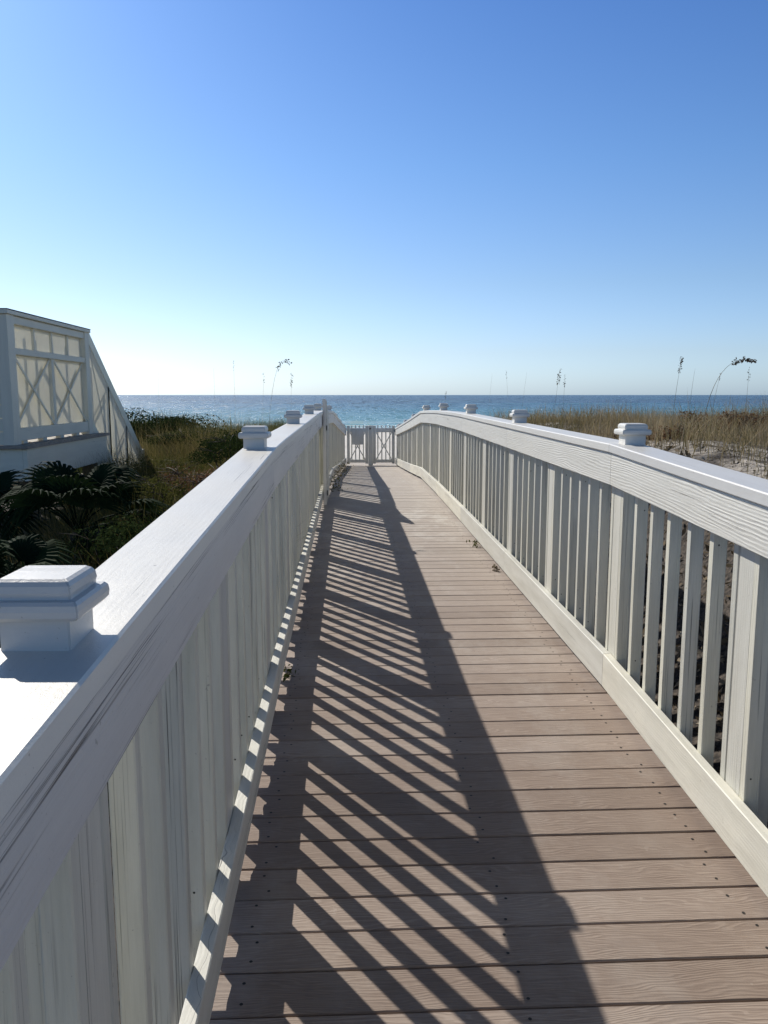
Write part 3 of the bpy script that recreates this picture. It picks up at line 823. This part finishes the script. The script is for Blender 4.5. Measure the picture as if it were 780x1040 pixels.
# sea oats ------------------------------------------------------------
def sea_oat(label, base_px, D, tip_px, head=.10, bend=0.0, seeds=26, r=.0022, group='sea oats standing above the dunes'):
    tip = at(tip_px[0], tip_px[1], D)
    b = at(base_px, 420, D); gz = float(ground_z(b.x, D))
    base = Vector((b.x, D, gz-.03)); root = empty('sea_oat', base)
    tag(root, label, 'sea oats', group)
    pts = []; H = tip - base
    for i in range(15):
        t = i/14
        p = base + Vector((H.x*t**2, H.y*t, H.z*(t if bend == 0 else math.sin(min(1, t)*math.pi/2*(1+bend))/math.sin(math.pi/2*(1+bend)))))
        pts.append(p)
    bm = bmesh.new(); tube(bm, pts, [r*(1.15-.85*i/14) for i in range(15)], 5); link('stem', bm, M['stem'], root)
    if head:
        bm = bmesh.new(); tint = bm.verts.layers.float.new('tint')
        # spikelets hanging from the last stretch of the stem
        L = [0]
        for a, c in zip(pts, pts[1:]): L.append(L[-1]+(c-a).length)
        tot = L[-1]
        for s in range(seeds*2):
            q = tot - head*random.random()**.9; k = max(i for i in range(15) if L[i] <= q); k = min(k, 13)
            f = (q-L[k])/(L[k+1]-L[k]); p = pts[k].lerp(pts[k+1], f)
            o = Vector((random.uniform(-1, 1), random.uniform(-1, 1), random.uniform(-1.4, .5))).normalized()*head*.05
            l = head*random.uniform(.08, .14); dd = (o.normalized()+Vector((.2, 0, -.3))).normalized()
            w = dd.cross(Vector((random.random(), random.random(), .3))).normalized()*l*.28
            n2 = dd.cross(w).normalized()*l*.12
            c = p+o
            vs = [bm.verts.new(x) for x in (c, c+dd*l*.5+w, c+dd*l, c+dd*l*.5-w, c+dd*l*.5+n2, c+dd*l*.5-n2)]
            for v in vs: v[tint] = random.random()
            for a_, b_, c_ in ((0, 1, 4), (1, 2, 4), (2, 3, 4), (3, 0, 4), (1, 0, 5), (2, 1, 5), (3, 2, 5), (0, 3, 5)):
                bm.faces.new((vs[a_], vs[b_], vs[c_]))
            tube(bm, [p, c], [.0006, .0005], 3)
        link('seed_head', bm, M['oat'], root)
    return root
sea_oat('sea oat with one dark upright head left of the arching one, above the right dune', 683, 7, (693, 362), .13)
sea_oat('tallest arching sea oat at the right, its dark plume bent over to the right', 714, 7, (769, 366), .22, bend=.12, seeds=44, r=.0028)
sea_oat('sea oat with a small dark tuft, just left under the arching plume', 722, 7.4, (732, 379), .07, seeds=14)
sea_oat('thin sea oat right of the arching plume, with a few scattered seeds', 757, 7.8, (761, 374), .12, seeds=9)
sea_oat('thin bare grass stalk between the upright sea oat head and the arching plume', 699, 8, (706, 374), 0)
sea_oat('sea oat with a ragged drooping head above the second right post cap', 558, 8, (569, 374), .16, seeds=16)
sea_oat('shorter sea oat right beside the ragged one above the second right cap', 571, 8.3, (574, 380), .12, seeds=9)
sea_oat('thin pale stalk above the third right post cap', 519, 10, (514, 376), .10, seeds=6, r=.0018)
sea_oat('bare thin stalk right of the third right post cap', 527, 10, (535, 378), 0, r=.0018)
sea_oat('bare thin stalk leaning right, nearest the fourth right post cap', 493, 11, (500, 379), 0, r=.0018)
sea_oat('short sea oat with a dark tip over the fourth right post cap', 448, 12.6, (453, 397), .12, seeds=12)
GL = 'sea oats left of the boardwalk'
sea_oat('arching sea oat with two drooping tufts, left of the third left post cap', 268, 9, (295, 369), .22, bend=.12, seeds=22, group=GL)
sea_oat('upright sea oat with a thin beaded head behind the third left post cap', 294, 9.4, (296, 378), .16, seeds=14, group=GL)
sea_oat('tall faint stalk above the second left post cap', 240, 9, (237, 366), .1, seeds=5, r=.0018, group=GL)
sea_oat('thin stalk leaning right between the second and third left post caps', 264, 9.5, (268, 378), .12, seeds=7, r=.0018, group=GL)
sea_oat('thin lone stalk standing above the dark shrub by the stair', 160, 10, (161, 378), 0, r=.0016, group=GL)
sea_oat('second faint stalk above the shrubs, right of the lone one', 219, 9.5, (217, 374), 0, r=.0016, group=GL)

# little weeds on the deck --------------------------------------------
def weed(label, x, y, h, n, mat):
    z = deck(y); root = empty('weed', (x, y, z)); tag(root, label, 'weed', 'weeds growing up along the boardwalk')
    L = Leaves()
    c = np.array([x, y, z]) + rng.normal(0, 1, (n, 3))*np.array([h*.35, h*.8, h*.35]) + np.array([0, 0, h*.5])
    c[:, 2] = np.maximum(c[:, 2], z+.004)
    a = unit(rng.normal(0, 1, (n, 3))); b = unit(np.cross(a, rng.normal(0, 1, (n, 3))))
    l = rng.uniform(.008, .02, (n, 1)); L.quads(np.stack([c-a*l, c-b*l*.5, c+a*l, c+b*l*.5], 1), rng.uniform(0, 1, n))
    L.build('leaves', mat, root)
    bm = bmesh.new()
    for i in range(4): tube(bm, [(x, y, z-.02), (x+random.uniform(-.2, .2)*h, y+random.uniform(-.4, .4)*h, z+h*.5), (x+random.uniform(-.4, .4)*h, y+random.uniform(-.8, .8)*h, z+h*.8)], [.002, .0015, .001], 4)
    link('stems', bm, M['stem'], root)
weed('small green weed poking out under the left kickboard', -.315, 3.92, .06, 26, M['shrub_olive'])
weed('brown weed under the right kickboard, the nearer of the pair', 1.175, 6.3, .04, 20, M['litter'])
weed('green brown weed tuft under the right kickboard, the farther and larger of the pair', 1.175, 7.3, .06, 34, M['shrub_olive'])
for i, yy in enumerate((11.9, 13.6, 15.4, 17.4)):
    weed(('vine clump at the foot of the left railing, just past the open gate', 'second vine clump past the open gate, at the foot of the left railing',
          'third vine clump past the open gate, halfway to the beach gate', 'vine clump at the foot of the left railing nearest the beach gate')[i],
         xoff(-1, yy)+.05, yy, .22, 220, M['litter'] if i % 2 else M['shrub_olive'])

# ------------------------------------------------------------------ light, sky, camera
SUN_AZ = R(35.0)   # left of straight ahead
SUN_EL = R(37.7)
w = bpy.data.worlds.new('World'); scene.world = w; w.use_nodes = True
nt = w.node_tree; nt.nodes.clear()
sky = nt.nodes.new('ShaderNodeTexSky'); sky.sky_type = 'NISHITA'; sky.sun_disc = False
sky.sun_elevation = SUN_EL; sky.sun_rotation = -SUN_AZ
sky.altitude = 0; sky.air_density = 1.0; sky.dust_density = .8; sky.ozone_density = 2.5
tc = nt.nodes.new('ShaderNodeTexCoord'); sp_ = nt.nodes.new('ShaderNodeSeparateXYZ'); nt.links.new(tc.outputs['Generated'], sp_.inputs[0])
rp = nt.nodes.new('ShaderNodeValToRGB'); nt.links.new(sp_.outputs[2], rp.inputs[0]); cr = rp.color_ramp
ST = [(0, (.92, 1.26, 1.95)), (.05, (.84, 1.01, 1.38)), (.13, (.74, .90, 1.14)), (.26, (.58, .83, 1.14)), (.42, (.43, .70, 1.10)), (.60, (.28, .31, .335)), (1, (.21, .225, .24))]
while len(cr.elements) < len(ST): cr.elements.new(.5)
for e, (p_, c_) in zip(cr.elements, ST): e.position = p_; e.color = (*[v/2 for v in c_], 1)
mx = nt.nodes.new('ShaderNodeMix'); mx.data_type = 'RGBA'; mx.blend_type = 'MULTIPLY'; mx.inputs[0].default_value = 1
nt.links.new(sky.outputs[0], mx.inputs[6]); nt.links.new(rp.outputs[0], mx.inputs[7])
bg = nt.nodes.new('ShaderNodeBackground'); bg.inputs[1].default_value = .11
g2 = nt.nodes.new('ShaderNodeMix'); g2.data_type = 'RGBA'; g2.blend_type = 'ADD'; g2.inputs[0].default_value = 1
nt.links.new(mx.outputs[2], g2.inputs[6]); nt.links.new(mx.outputs[2], g2.inputs[7])
wo = nt.nodes.new('ShaderNodeOutputWorld'); nt.links.new(g2.outputs[2], bg.inputs[0]); nt.links.new(bg.outputs[0], wo.inputs[0])
sl = bpy.data.lights.new('Sun', 'SUN'); sl.energy = 4.9; sl.angle = R(.5); sl.color = (1, .95, .87)
so = bpy.data.objects.new('Sun', sl); col.objects.link(so)
sd = Vector((-math.sin(SUN_AZ)*math.cos(SUN_EL), math.cos(SUN_AZ)*math.cos(SUN_EL), math.sin(SUN_EL)))
so.rotation_euler = sd.to_track_quat('Z', 'Y').to_euler(); so.location = sd*60

cd = bpy.data.cameras.new('Camera'); co = bpy.data.objects.new('Camera', cd); col.objects.link(co)
cd.sensor_fit = 'VERTICAL'; cd.sensor_height = 36; cd.sensor_width = 27; cd.lens = 36*F/1040
cd.clip_start = .05; cd.clip_end = 60000
co.location = (0, 0, EYE); co.rotation_euler = (math.pi/2-PITCH, 0, -YAW)
scene.camera = co
vs = scene.view_settings
vs.view_transform = 'Standard'; vs.look = 'None'; vs.gamma = 1; vs.exposure = 0
